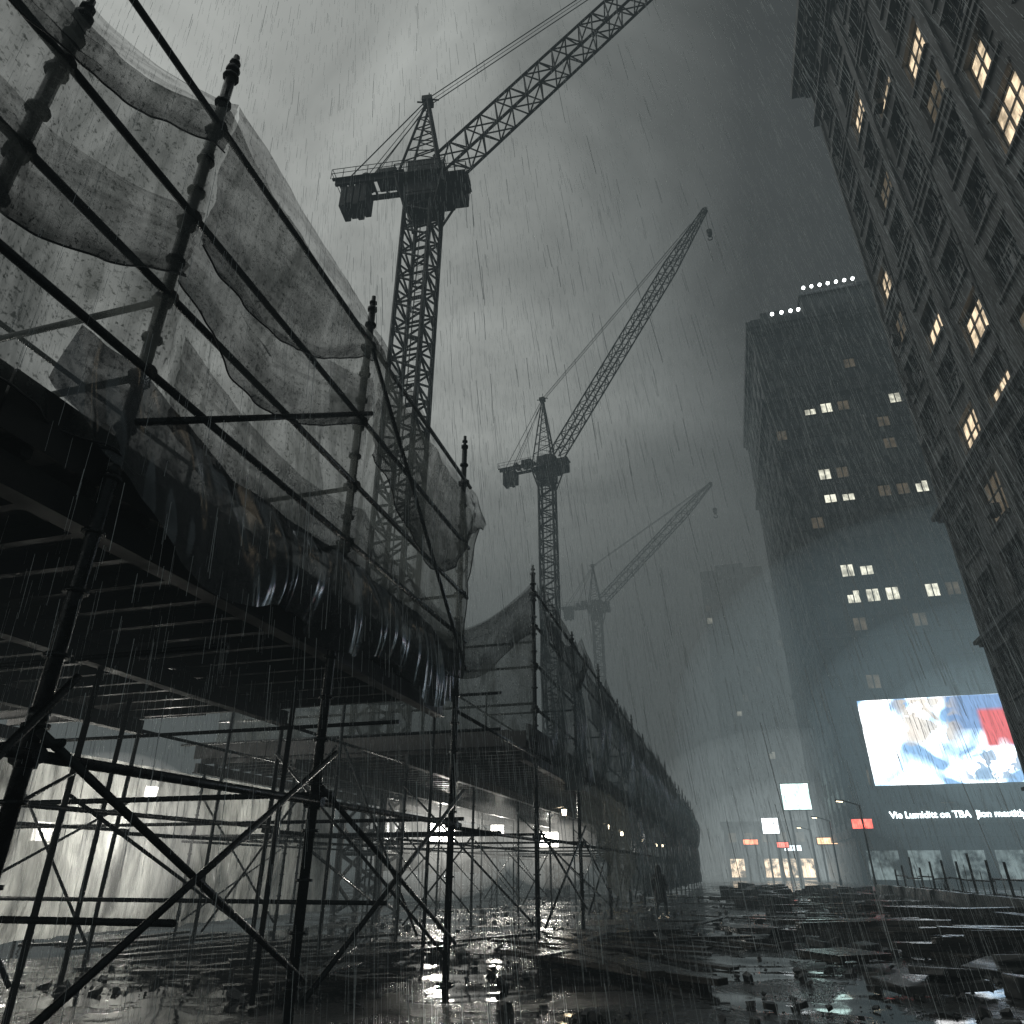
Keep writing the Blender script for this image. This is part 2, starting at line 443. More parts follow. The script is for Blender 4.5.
cloth('debris_netting',M_netb,[(-2,6.9),(2.35,6.75),(3.96,7.6)],[(-2,6.2),(1,5.8),(2.6,5.8),(3.3,6.1),(3.96,6.9)],x=XF+.2,sagpts=[-2,2.35,3.96],sag=.15,amp=.12,bulge=.25,seed=4,nv=30,hem=.010,swag=.08)
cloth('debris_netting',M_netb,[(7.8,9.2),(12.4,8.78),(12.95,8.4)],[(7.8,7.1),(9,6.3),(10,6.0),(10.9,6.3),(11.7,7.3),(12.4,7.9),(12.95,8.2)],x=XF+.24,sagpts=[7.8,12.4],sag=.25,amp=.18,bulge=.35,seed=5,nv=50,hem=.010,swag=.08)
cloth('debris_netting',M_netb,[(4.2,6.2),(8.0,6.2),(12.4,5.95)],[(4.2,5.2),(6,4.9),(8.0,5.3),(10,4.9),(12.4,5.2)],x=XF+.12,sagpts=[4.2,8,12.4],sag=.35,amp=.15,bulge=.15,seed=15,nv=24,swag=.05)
cloth('plastic_tarpaulin',M_tarp,[(3.2,5.5),(3.96,5.5),(5.3,5.15),(7.8,5.3),(10,5.3),(12.5,5.2)],[(3.2,5.1),(4.2,4.4),(5.0,3.85),(5.6,3.9),(6.6,4.3),(7.8,4.0),(9.2,4.35),(10.8,3.95),(12.5,4.4)],x=XF+.14,amp=.28,bulge=.2,seed=6,rag=.06,nu=240,nv=40,sm=.3)
cloth('debris_netting',M_net,[(-14.5,8.2),(-11,8.2),(-7.6,7.8),(-4.6,8.95)],[(-14.5,4.7),(-4.6,4.7)],axisx=True,ycoord=18.45,sagpts=[-14.5,-11,-7.6,-4.6],sag=.45,amp=.2,bulge=.2,seed=7,nu=120)
cloth('debris_netting',M_netb,[(-10.5,7.8),(-7.6,7.85),(-4.6,9.0)],[(-10.5,6.9),(-7.6,6.6),(-6.2,6.2),(-4.6,7.6)],axisx=True,ycoord=18.35,sagpts=[-10.5,-7.6,-4.6],sag=.5,amp=.1,bulge=.2,seed=17,nu=80,nv=24,hem=.012,swag=.06)
tp=[];bt=[]
for i,y in enumerate(y2):
    tp.append((y,8.95+U(-.15,.15))); bt.append((y,4.4+U(-.4,.3)));
    if i<len(y2)-1: bt.append((y+2.8,4.1+U(-.7,.6)))
cloth('debris_netting',M_net3,tp,bt,sagpts=y2,sag=.9,amp=.36,bulge=.6,nu=800,nv=36,seed=8,rag=.12,x=XF+.13)
cloth('debris_netting',M_netb,tp[:9],[(y+(0 if k else 2.85),(7.7 if k else 6.3)+U(-.3,.3)) for y,_ in tp[:8] for k in (1,0)],sagpts=y2,sag=.95,amp=.2,bulge=.6,nu=360,nv=22,seed=21,rag=.1,x=XF+.3,hem=.014,swag=.1)
cloth('debris_netting',M_net,[(24.2,4.9),(29.9,4.8),(35,4.8)],[(24.2,3.0),(27,2.0),(29.9,.7),(32,.5),(35,1.5)],amp=.35,bulge=.2,nu=120,nv=36,seed=9,rag=.15,x=XF+.2)
cloth('debris_netting',M_net3,[(35.6,4.9),(47,4.8),(108,4.8)],[(35.6,1.0),(42,.4),(50,.5),(108,.3)],amp=.4,bulge=.2,nu=360,nv=30,seed=10,rag=.15,x=XF+.2)
cloth('plastic_sheeting',M_sheet,[(-4,4.1),(27,4.1)],[(-4,.3),(27,.25)],x=-14.95,amp=.4,bulge=.2,nu=300,nv=40,seed=11,rag=.05)
cloth('plastic_sheeting',M_sheet,[(31,4.0),(48,4.0)],[(31,1.6),(48,1.4)],x=-14.95,amp=.3,bulge=.2,nu=200,nv=30,seed=12,rag=.1)

# ---------------------------------------------------------------- floodlights
def floodlight(loc,tgt,power,size=.45,face=M_lamp):
    e=empty('floodlight'); L=Vector(loc); d=(Vector(tgt)-L).normalized()
    rot=d.to_track_quat('-Z','Y').to_matrix()
    b=MB(); b.rbox(L-d*.09,(size*1.12,size*.86,.14),rot)
    b.rbox(L-d*.19,(size*.6,size*.5,.06),rot)
    b.tube((L.x,L.y,0),(L.x,L.y,L.z-.3),.04,8)
    b.tube((L.x-.25,L.y,L.z-.3),(L.x+.25,L.y,L.z-.3),.02,6)
    b.tube((L.x-.25,L.y,L.z-.3),(L.x-.25,L.y,L.z+.05),.015,6); b.tube((L.x+.25,L.y,L.z-.3),(L.x+.25,L.y,L.z+.05),.015,6)
    for a in (0,2.1,4.2): b.tube((L.x,L.y,.9),(L.x+.6*math.cos(a),L.y+.6*math.sin(a),0),.02,6)
    b.obj('housing_and_stand',M_steel,e)
    f=MB(); x=rot@Vector((size/2,0,0)); y=rot@Vector((0,size*.37,0)); c=L+d*.0
    f.quad(c-x-y,c+x-y,c+x+y,c-x+y); f.obj('lamp_face',face,e)
    ld=bpy.data.lights.new('floodlight_lamp','SPOT'); ld.energy=power; ld.spot_size=math.radians(155); ld.spot_blend=.6; ld.shadow_soft_size=.2; ld.color=(1,.96,.87)
    o=bpy.data.objects.new('floodlight_lamp',ld); scene.collection.objects.link(o); o.location=L+d*.05
    o.rotation_euler=d.to_track_quat('-Z','Y').to_euler(); o.parent=e
floodlight((-17.2,16.0,2.5),(-12,14,2.2),900,.6)
floodlight((-19,10.5,4.2),(-12,9,3.6),1700)
floodlight((-19,21.5,4.0),(-12,19,3.4),1300)
floodlight((-13.6,35.5,3.3),(-2,6,1.4),800,1.2)
floodlight((-12.6,41.5,3.6),(-2,8,1.6),400,.7)
floodlight((-11.6,50,3.4),(-2,12,1.6),450,1.2)
glow('floodlight_glow',(-13.4,35,3.2),(3.8,4.7,2.9),(1,.98,.9),.085,3,1.9)
glow('floodlight_glow',(-11.5,49.5,3.3),(3.2,4.7,2.8),(1,.97,.88),.075,3,1.9)
glow('floodlight_glow',(-15.4,16.0,2.4),(2.6,2.6,2.0),(1,.98,.92),.10,2,2.2)
e=empty('festoon_lights'); b=MB(); g=MB()
pts=[(-6.2,24+5.5*i,3.75+.1*(i%2)) for i in range(11)]
for p,q in zip(pts,pts[1:]):
    m=((p[0]+q[0])/2,(p[1]+q[1])/2,(p[2]+q[2])/2-.25); b.tube(p,m,.012,4); b.tube(m,q,.012,4)
for i,p in enumerate(pts):
    b.tube((p[0],p[1],p[2]),(p[0],p[1],4.1),.012,4)
    if i in (1,3,4,6,8,9): b.tube(p,(p[0],p[1],p[2]-.12),.035,6); g.tube((p[0],p[1],p[2]-.12),(p[0],p[1],p[2]-.32),.10,8,.07)
b.obj('cable',M_coat,e); g.obj('bulbs',emis('bulb_warm',(1,.82,.55),26),e)

# ---------------------------------------------------------------- cranes
def lattice(b,p0,p1,w,h,nseg,rc,rb,up=Vector((0,0,1)),taper=1):
    p0=Vector(p0);p1=Vector(p1);d=(p1-p0).normalized()
    x=d.cross(up)
    if x.length<.01: x=Vector((1,0,0))
    x.normalize(); y=x.cross(d).normalized()
    def corner(k,t):
        s=1+(taper-1)*max(0,(t-.75)/.25)
        sx,sy=((-1,-1),(1,-1),(1,1),(-1,1))[k]
        return p0+(p1-p0)*t+x*sx*w/2*s+y*sy*h/2*s
    for k in range(4):
        b.tube(corner(k,0),corner(k,.75),rc,6); b.tube(corner(k,.75),corner(k,1),rc,6)
    for i in range(nseg):
        t0=i/nseg;t1=(i+1)/nseg
        for k in range(4):
            k2=(k+1)%4
            if i%2: b.tube(corner(k,t0),corner(k2,t1),rb,5)
            else: b.tube(corner(k2,t0),corner(k,t1),rb,5)
            b.tube(corner(k,t1),corner(k2,t1),rb,5)
def crane(base,zs,w,cdir,clen,jlen,jang,apex,q=.85,jq=1.0,hook=None,hk=.7,mat=M_crane,tr=1.0):
    e=empty('tower_crane'); bx,by=base; c=Vector((cdir[0],cdir[1],0)).normalized(); j=-c
    s=Vector((-c.y,c.x,0)); Z=Vector((0,0,1)); B=Vector((bx,by,0))
    b=MB(); n=int(zs/(w*1.1))
    cs=[Vector((sx*w/2,sy*w/2,0)) for sx,sy in ((-1,-1),(1,-1),(1,1),(-1,1))]
    for k in range(4): b.tube(B+cs[k],B+cs[k]+Z*zs,.13*tr,6)
    for i in range(n):
        z0=zs*i/n;z1=zs*(i+1)/n;zm=(z0+z1)/2
        for k in range(4):
            k2=(k+1)%4
            b.tube(B+cs[k]+Z*z0,B+cs[k2]+Z*zm,.07*tr,5); b.tube(B+cs[k2]+Z*zm,B+cs[k]+Z*z1,.07*tr,5)
            b.tube(B+cs[k]+Z*z1,B+cs[k2]+Z*z1,.07*tr,5)
    for i in range(int(zs/.8)): b.tube(B+Vector((-.25,.2,i*.8)),B+Vector((.25,.2,i*.8)),.03,4)
    b.tube(B+Vector((-.25,.2,0)),B+Vector((-.25,.2,zs)),.04,5); b.tube(B+Vector((.25,.2,0)),B+Vector((.25,.2,zs)),.04,5)
    b.obj('mast',mat,e)
    def lb(bb,l0,l1,s0,s1,z0,z1):
        P=[]
        for zz in (z0,z1):
            for (l,t) in ((l0,s0),(l1,s0),(l1,s1),(l0,s1)): P.append(B+c*l+s*t+Z*zz)
        bb.hexa(P)
    W=w*1.15
    b=MB()
    b.tube(B+Z*(zs),B+Z*(zs+.5*q),W*.7,14); b.tube(B+Z*(zs+.5*q),B+Z*(zs+.9*q),W*.55,14)
    lb(b,-W*.5,W*.5,-W*.45,W*.45,zs+.95*q,zs+2.4*q)
    lb(b,-w*.62,w*.62,-w*.62,w*.62,zs-1.9*q,zs-1.6*q)
    for t in (-1,1): lb(b,-w*.6,w*.6,t*w*.6-.08,t*w*.6+.08,zs-1.6*q,zs-.05*q)
    for a in (-1,1):
        for t in (-1,1): b.tube(B+c*a*w*.5+s*t*w*.5+Z*(zs-3.2*q),B+c*a*W*.75+s*t*W*.75+Z*(zs-.1),.1,6)
    b.obj('slewing_unit',mat,e)
    b=MB(); r=W*.8
    lb(b,-r,r,-r,r,zs-.1*q,zs-.03*q)
    for z in (.5,1.0):
        P=[B+c*i*r+s*k*r+Z*(zs+z*q) for i,k in ((-1,-1),(1,-1),(1,1),(-1,1))]
        for k in range(4): b.tube(P[k],P[(k+1)%4],.035*q,5)
    for i in range(-2,3):
        for (l,t) in ((i/2*r,-r),(i/2*r,r),(-r,i/2*r),(r,i/2*r)): b.tube(B+c*l+s*t+Z*zs,B+c*l+s*t+Z*(zs+1.0*q),.03*q,5)
    lb(b,-W*1.45,-r-.01,-W*.1,W*.75,zs-.5,zs-.42)
    for z in (.5,1.0):
        b.tube(B-c*W*1.45-s*W*.1+Z*(zs-.5+z*q),B-c*W*1.45+s*W*.75+Z*(zs-.5+z*q),.03*q,5); b.tube(B-c*W*1.45+s*W*.75+Z*(zs-.5+z*q),B-c*r+s*W*.75+Z*(zs-.5+z*q),.03*q,5)
        b.tube(B-c*W*1.45-s*W*.1+Z*(zs-.5+z*q),B-c*r-s*W*.1+Z*(zs-.5+z*q),.03*q,5)
    for k in range(4): b.tube(B-c*W*1.45+s*(W*(-.1+.28*k))+Z*(zs-.5),B-c*W*1.45+s*(W*(-.1+.28*k))+Z*(zs-.5+q),.03*q,5)
    b.obj('access_platform',mat,e)
    b=MB(); lb(b,-W*1.25,-W*.58,-W*.85,-W*.15,zs+.2*q,zs+2.1*q); lb(b,-W*1.32,-W*.55,-W*.9,-W*.1,zs+2.1*q,zs+2.22*q)
    b.obj('operator_cab',mat,e,bevel=.08*q)
    b=MB(); lb(b,-W*1.262,-W*1.253,-W*.8,-W*.2,zs+.9*q,zs+1.95*q); lb(b,-W*1.18,-W*.65,-W*.862,-W*.853,zs+.9*q,zs+1.95*q); b.obj('cab_windows',M_glass,e)
    zc=zs+1.3*q; b=MB()
    for t in (-1,1):
        lb(b,W*.5,clen,t*W*.34-.10,t*W*.34+.10,zc-.35*q,zc+.1*q)
    k=0.6*W
    while k<clen: lb(b,k,k+.12,-W*.34+.11,W*.34-.11,zc-.2*q,zc); k+=.8
    for t in (-1,1): lb(b,W*.6,clen+.2,t*W*.42-.13,t*W*.42+.13,zc+.105*q,zc+.15*q)
    for t in (-1,1):
        for z in (.6,1.1): b.tube(B+c*W*.6+s*t*W*.5+Z*(zc+z*q),B+c*(clen+.2)+s*t*W*.5+Z*(zc+z*q),.03*q,5)
        l=W*.6
        while l<clen+.25: b.tube(B+c*l+s*t*W*.5+Z*zc,B+c*l+s*t*W*.5+Z*(zc+1.1*q),.03*q,5); l+=.9
    for z in (.6,1.1): b.tube(B+c*(clen+.2)-s*W*.5+Z*(zc+z*q),B+c*(clen+.2)+s*W*.5+Z*(zc+z*q),.03*q,5)
    b.obj('counter_jib',mat,e)
    b=MB(); lb(b,W*.95,W*1.6,-W*.28,W*.28,zc+.165*q,zc+1.3*q); b.tube(B+c*W*1.95-s*W*.3+Z*(zc+.6*q),B+c*W*1.95+s*W*.3+Z*(zc+.6*q),.4*q,12); b.obj('winch_house',mat,e,bevel=.05)
    b=MB()
    for i in range(4):
        l=clen-.5*q-i*.56*q
        lb(b,l-.5*q,l,-W*.32,W*.32,zc-2.7*q+.2*(i%2),zc-.36*q)
    b.obj('counterweights',mat,e,bevel=.04)
    b=MB(); za=apex; ap=c*W*.15
    for t in (-1,1):
        b.tube(B+j*W*.45+s*t*W*.40+Z*(zs+2.3*q),B+ap+s*t*.3*q+Z*za,.15*q,6)
        b.tube(B+c*W*.8+s*t*W*.40+Z*zc,B+ap+s*t*.3*q+Z*za,.11*q,6)
    for i in range(1,7):
        f=i/7; f2=(i-1)/7; P=[]
        for t in (-1,1):
            F0=B+j*W*.45+s*t*W*.40+Z*(zs+2.3*q); G0=B+c*W*.8+s*t*W*.40+Z*zc; T=B+ap+s*t*.3*q+Z*za
            a=F0.lerp(T,f); d=G0.lerp(T,f)
            b.tube(a,d,.06*q,5); P.append(a); b.tube(F0.lerp(T,f2),d,.05*q,5)
        b.tube(P[0],P[1],.06*q,5)
    lb(b,W*.0,W*.35,-.45*q,.45*q,za-.2*q,za+.35*q)
    b.tube(B+ap-j*.2+Z*za,B+ap+c*1.0*q+Z*(za+.25*q),.08*q,6)
    b.tube(B+ap+j*.9*q+Z*(za+.1*q),B+ap+c*.2+Z*(za+.5*q),.08*q,6)
    b.tube(B+ap+Z*za,B+ap+Z*(za+1.3*q),.05*q,5)
    b.obj('apex_frame',mat,e)
    b=MB(); foot=B+j*W*.6+Z*(zs+2.3*q); ja=math.radians(jang); tip=foot+(j*math.cos(ja)+Z*math.sin(ja))*jlen
    lattice(b,foot,tip,1.35*jq,1.5*jq,int(jlen/(1.5*jq)),.10*jq,.055*jq,taper=.35)
    b.tube(foot-s*W*.35,foot+s*W*.35,.14*q,8)
    b.tube(tip-s*.3,tip+s*.3,.35*q,8)
    b.obj('jib',mat,e)
    b=MB(); A=B+ap+Z*za
    jn=(tip-foot); upn=jn.normalized().cross(s).normalized()
    if upn.z<0: upn=-upn
    for t in (-1,1):
        b.tube(A+s*t*.3*q,foot+jn*.93+s*t*.3*q+upn*.7*jq,.045*q,5)
        b.tube(A+s*t*.25*q,B+c*(clen-.8)+s*t*W*.35+Z*zc,.05*q,5)
        b.tube(A+s*t*.1*q,B+c*W*2.0+s*t*.3+Z*(zc+.8*q),.03*q,5)
    b.tube(A,foot+jn*.97+upn*.5*jq,.025*q,5)
    b.obj('pendant_lines',mat,e)
    if hook:
        b=MB(); h=tip+Vector((0,0,-hook)); b.tube(tip+s*.12,h+s*.12,.03,5); b.tube(tip-s*.12,h-s*.12,.03,5)
        b.tube(h+Z*.3*hk,h-Z*.9*hk,.45*hk,10,.35*hk); b.tube(h-s*.5*hk,h+s*.5*hk,.5*hk,10)
        n=9
        for i in range(n):
            a0=math.pi*1.5*i/n-1.2;a1=math.pi*1.5*(i+1)/n-1.2
            o=h-Z*1.5*hk
            b.tube(o+(j*math.cos(a0)-Z*math.sin(a0))*.4*hk,o+(j*math.cos(a1)-Z*math.sin(a1))*.4*hk,.1*hk,6)
        b.obj('hook_block',mat,e)
    return e
crane((-15.2,31),44.6,1.95,(-6.8,-.9),6.5,40,51,54.9,q=.9,jq=1.15,tr=1.15)
crane((-17.8,80.2),49.8,1.9,(-6,.6),6.6,45,56.8,61.7,q=.85,jq=1.1,hook=4.8,hk=.8,tr=1.3)
crane((-22.6,150),53.5,1.9,(-1,.03),8,37.5,43.5,64.5,q=1.0,jq=1.25,hook=7,hk=1.0,tr=1.5)

# ---------------------------------------------------------------- buildings
def facade(e,P0,u,n,W,z0,floors,fh,cols,ww,wh,wall,lit,rec=.3,pil=True,frames=True,dimp=.03,tag=''):
    P0=Vector(P0);u=Vector(u);n=Vector(n)
    def P(a,z,d): return P0+u*a+Vector((0,0,z))+n*d
    wb=MB();gb=MB();fb=MB();tb=MB();lw=MB();lc=MB();ldm=MB()
    def lbx(b,u0,u1,za,zb,d0,d1):
        b.hexa([P(u0,za,d0),P(u1,za,d0),P(u1,za,d1),P(u0,za,d1),P(u0,zb,d0),P(u1,zb,d0),P(u1,zb,d1),P(u0,zb,d1)])
    cw=W/cols
    litc={}
    for (a,z,k) in lit:
        ci=min(cols-1,max(0,int(a/cw))); fi=min(floors-1,max(0,int((z-z0)/fh))); litc[(ci,fi)]=k
    for f in range(floors):
        zb=z0+f*fh; s0=zb+(fh-wh)*.42; s1=s0+wh
        wb.quad(P(0,zb,0),P(W,zb,0),P(W,s0,0),P(0,s0,0)); wb.quad(P(0,s1,0),P(W,s1,0),P(W,zb+fh,0),P(0,zb+fh,0))
        for c in range(cols):
            a0=c*cw; w0=a0+(cw-ww)/2; w1=w0+ww
            wb.quad(P(a0,s0,0),P(w0,s0,0),P(w0,s1,0),P(a0,s1,0)); wb.quad(P(w1,s0,0),P(a0+cw,s0,0),P(a0+cw,s1,0),P(w1,s1,0))
            wb.quad(P(w0,s0,0),P(w0,s0,-rec),P(w0,s1,-rec),P(w0,s1,0)); wb.quad(P(w1,s0,0),P(w1,s1,0),P(w1,s1,-rec),P(w1,s0,-rec))
            wb.quad(P(w0,s0,0),P(w1,s0,0),P(w1,s0,-rec),P(w0,s0,-rec)); wb.quad(P(w0,s1,0),P(w0,s1,-rec),P(w1,s1,-rec),P(w1,s1,0))
            k=litc.get((c,f))
            if k is None and R()<dimp: k='d'
            tgt={'w':lw,'c':lc,'d':ldm,None:gb}[k]
            tgt.quad(P(w0,s0,-rec),P(w1,s0,-rec),P(w1,s1,-rec),P(w0,s1,-rec))
            if k in('w','c') and R()<.6:
                hb=wh*U(.1,.4); q=R(); u_0=w0+.02; u_1=w1-.02
                if q<.35: u_1=(w0+w1)/2
                elif q<.6: u_0=(w0+w1)/2; hb=wh*U(.3,.9)
                lbx(fb,u_0,u_1,s1-hb,s1,-rec+.005,-rec+.03)
            if frames:
                d0=-rec+.035;d1=-rec+.11; t=.06 if frames==1 else .1
                lbx(fb,w0,w0+t,s0,s1,d0,d1); lbx(fb,w1-t,w1,s0,s1,d0,d1); lbx(fb,w0+t,w1-t,s0,s0+t,d0,d1); lbx(fb,w0+t,w1-t,s1-t,s1,d0,d1)
                if frames==1:
                    for q in (1/3,2/3):
                        mid=w0+(w1-w0)*q; lbx(fb,mid-t*.6,mid+t*.6,s0+t,s1-t,d0,d1+.01)
                    zz=s0+wh*.62
                    lbx(fb,w0+t,w1-t,zz-.035,zz+.035,d0,d1-.01)
                else:
                    mid=(w0+w1)/2; lbx(fb,mid-t*.6,mid+t*.6,s0+t,s1-t,d0,d1+.01)
                lbx(tb,w0-.12,w1+.12,s0-.16,s0-.002,-.05,.14)
                if frames==1: lbx(tb,w0-.1,w1+.1,s1+.004,s1+.22,-.05,.08)
        if f%4==3: lbx(tb,-.05,W+.05,zb+fh-.13,zb+fh+.10,-.02,.12)
    if pil:
        for c in range(0,cols+1,2):
            a=c*cw; a0=max(0,a-.28); a1=min(W,a+.28); lbx(tb,a0,a1,z0+.02,z0+floors*fh-.02,-.02,.175)
    H=floors*fh
    for a in (0,W): wb.quad(P(a,z0,0),P(a,z0+H,0),P(a,z0+H,-rec-.35),P(a,z0,-rec-.35))
    wb.obj('wall'+tag,wall,e); gb.obj('windows'+tag,M_glass,e); tb.obj('trim'+tag,M_trim if wall is M_stone else wall,e)
    if fb.v: fb.obj('window_frames'+tag,M_frame,e)
    if lw.v: lw.obj('lit_windows'+tag,M_lit_w,e)
    if lc.v: lc.obj('lit_windows_cool'+tag,M_lit_c,e)
    if ldm.v: ldm.obj('dim_windows'+tag,M_lit_d,e)
e=empty('apartment_building')
Y0,Y1=3.0,40.7; fh=3.55
lit=[(22.7,30.9,'w'),(22.9,26.8,'w'),(29.1,42.9,'w'),(24.6,39.5,'w'),(28.1,36.5,'w'),(32.9,28,'w'),(28.2,24.2,'w'),(35.8,21.6,'w'),(31,20.9,'w'),(27.9,20.6,'d'),(34,37,'d'),(25,17,'d'),(19.6,38,'d'),(24.5,34.5,'d'),(19,27,'w'),(38,31,'d'),(36,12,'d'),(33,45,'w'),(37,36,'w'),(27,48,'d')]
facade(e,(14,Y1,0),(0,-1,0),(-1,0,0),Y1-Y0,5.0,15,fh,9,2.5,2.35,M_stone,[(Y1-a,z,k) for a,z,k in lit],frames=1,dimp=.02)
b=MB(); b.box(14.55,36,Y0,Y1,0,61.0); b.obj('building_core',M_stone,e)
b=MB()
b.box(14.0,14.54,Y0,Y1,4.1,4.95)
y=Y0
while y<Y1+.1: b.box(13.85,14.52,y,min(y+.9,Y1+.02),0.15,4.08); y+=4.6
b.obj('ground_floor_piers',M_trim,e)
b=MB(); b.box(14.35,14.5,Y0,Y1-.1,.15,4.08); b.obj('shopfront_glass',M_glass,e)
b=MB()
H=5+15*fh
for (z,t,o) in ((4.96,.3,.35),(12.1,.35,.45),(19.4,.45,.6),(H-3.55,.4,.5)):
    b.box(14-o,14.3,Y0,Y1+o,z,z+t*.5); b.box(14-o*.6,14.3,Y0,Y1+o*.6,z-t*.5,z-.004)
b.box(14-.5,36,Y0,Y1+.4,H+.02,H+.7); b.box(14-.9,36,Y0,Y1+.7,H+.704,H+1.2); b.box(14-1.3,36,Y0,Y1+1.0,H+1.204,H+1.9)
b.box(14.1,36,Y0,Y1,H+1.9,H+3.4)
y=Y0+.3
while y<Y1+.2: b.box(14-.85,13.49,y,y+.35,H+.1,H+.70); y+=.95
b.obj('cornices',M_trim,e)
b=MB()
for y in (11.5,28.2,36.6):
    b.tube((13.74,y,.15),(13.74,y,57),.07,7)
    z=2
    while z<57: b.tube((13.74,y,z),(13.74,y,z+.12),.1,7); z+=3.2
b.obj('downpipes',M_frame,e,True)
b=MB()
for i in range(16):
    c_=random.randrange(9); f_=random.randrange(14); cw=(Y1-Y0)/9; yy=Y1-(c_+.5)*cw+U(-.6,.6); z=5+f_*fh+.55
    b.box(13.35,13.84,yy-.35,yy+.35,z,z+.5)
b.obj('air_conditioners',M_frame,e,bevel=.02)
e=empty('office_tower')
TX0,TX1,TY0,TY1=14,50,98,135
l2=[(20.2,65.3,'c'),(22.6,65.3,'c'),(25.9,64.5,'d'),(31,64.5,'c'),(20.2,53.5,'c'),(22.6,53.5,'d'),(20.4,50,'c'),(22.8,50,'c'),(26,50,'d'),(32,50,'c'),(30.0,50,'d'),(20.9,40,'c'),(23,40,'c'),(25.9,35.2,'c'),(28.4,35.2,'c'),(20,35,'c'),(22.8,35,'c'),(21,30,'d'),(26,30,'d'),(28.2,30,'d'),(20.5,24,'d'),(34,40,'d'),(27,72,'d'),(18,45,'d'),(30.5,57,'d'),(33,33,'d'),(16,60,'d')]
facade(e,(TX0,TY0,0),(1,0,0),(0,-1,0),TX1-TX0,6.0,20,3.8,15,1.7,1.9,M_tower,[(a-TX0,z,k) for a,z,k in l2],rec=.25,frames=2,dimp=.015)
facade(e,(TX0,TY1,0),(0,-1,0),(-1,0,0),TY1-TY0,6.0,20,3.8,16,1.7,1.9,M_tower,[],rec=.25,frames=False,dimp=.006,tag='_street')
b=MB(); b.box(TX0+.5,TX1,TY0+.5,TY1,0,82); b.obj('tower_core',M_tower,e)
b=MB()
b.box(TX0-.9,TX1,TY0-.9,TY1+.9,82.01,83.2); b.box(TX0-.5,TX1,TY0-.5,TY1+.5,81.2,82.0); b.box(TX0-.7,TX1,TY0-.7,TY1+.7,66.9,67.6)
b.box(TX0-.4,TX1,TY0-.4,TY1+.4,28.7,29.3)
b.box(TX0,TX1,TY0,TY1,83.2,84.2)
b.box(24,42,104,122,84.2,92.5); b.box(23.6,42.4,103.6,122.4,92.5,93.1); b.box(29,36,108,118,93.1,97)
b.box(16,20,100,106,84.2,87); b.box(44,48,101,110,84.2,88.5)
b.box(TX0-.3,TX1,TY0-.3,TY0+.49,5.0,5.98); b.box(TX0-.3,TX0+.49,TY0+.5,TY1,5.0,5.98)
for i in range(9): b.box(TX0+i*4.4,TX0+i*4.4+.9,TY0-.2,TY0+.49,0.05,4.98)
b.obj('parapet_and_penthouse',M_tower,e)
lampp=[(17.5,97.4,83.9),(19,97.4,83.9),(20.4,97.4,83.9),(21.6,97.4,83.9)]+[(24.6+1.35*i,103.4,93.6) for i in range(7)]
b=MB()
for x,y,z in lampp:
    b.tube((x,y,z-.7),(x,y,z),.06,6); b.rbox((x,y,z+.1),(.4,.3,.3),Euler((.3,0,0)))
b.obj('roof_lamp_fittings',M_frame,e)
b=MB()
for x,y,z in lampp: b.tube((x,y-.17,z+.1),(x,y-.42,z+.05),.27,10)
b.obj('roof_lamps',emis('roof_lamp',(.95,1,1),16),e)
b=MB()
for i in range(8): b.quad((TX0+.95+i*4.4,TY0+.2,.6),(TX0+4.35+i*4.4,TY0+.2,.6),(TX0+4.35+i*4.4,TY0+.2,3.6),(TX0+.95+i*4.4,TY0+.2,3.6))
b.obj('shopfront_windows',emis('shopfront_light',(.75,.95,.95),.4,.95,.8),e)
b=MB()
for x,y in ((45,115),(30,112)): b.tube((x,y,93),(x,y,104),.12,6)
b.obj('roof_antenna',M_frame,e)
e=empty('office_tower')
facade(e,(1,205,0),(1,0,0),(0,-1,0),18,4,20,3.8,8,1.4,1.8,M_tower,[(2,66,'c'),(5,40,'c'),(12,50,'d'),(12.8,30,'c')],rec=.2,frames=False,dimp=.03)
facade(e,(19.2,207,0),(1,0,0),(0,-1,0),9,4,19,3.8,4,1.4,1.8,M_tower,[],rec=.2,frames=False,dimp=.02)
b=MB(); b.box(1.4,18.9,205.5,240,0,81); b.box(1,19,205,240,80.02,82); b.box(6,14,210,225,82,85.5); b.box(19.3,28,207.5,240,0,77.5); b.obj('tower_core',M_tower,e)
e=empty('shop_building')
b=MB(); b.box(-1,13.5,140.6,155,0,8.5); b.box(-1.3,13.8,140.1,155,8.5,9.2); b.box(-1,13.5,139.9,140.59,3.9,5.4)
for i in range(6): b.box(-1+i*2.8,-.5+i*2.8,140,140.59,0.05,3.88)
b.obj('walls',M_tower,e)
b=MB()
for i in range(5):
    if i in(1,): continue
    b.quad((-.5+i*2.8,140.3,.5),(1.8+i*2.8,140.3,.5),(1.8+i*2.8,140.3,3.6),(-.5+i*2.8,140.3,3.6))
b.obj('shop_windows',emis('shop_window_light',(1,.75,.5),5,.92,.9),e)
b=MB()
for i in range(5): b.quad((-.3+i*2.8,140.55,5.9),(1.0+i*2.8,140.55,5.9),(1.0+i*2.8,140.55,7.4),(-.3+i*2.8,140.55,7.4))
b.obj('upper_windows',M_lit_d,e)
b=MB()
for i in range(5):
    b.hexa([(-.6+i*2.8,139.0,3.3),(1.9+i*2.8,139.0,3.3),(1.9+i*2.8,139.88,3.85),(-.6+i*2.8,139.88,3.85),(-.6+i*2.8,139.0,3.36),(1.9+i*2.8,139.0,3.36),(1.9+i*2.8,139.88,3.92),(-.6+i*2.8,139.88,3.92)])
b.obj('awnings',M_coat,e)
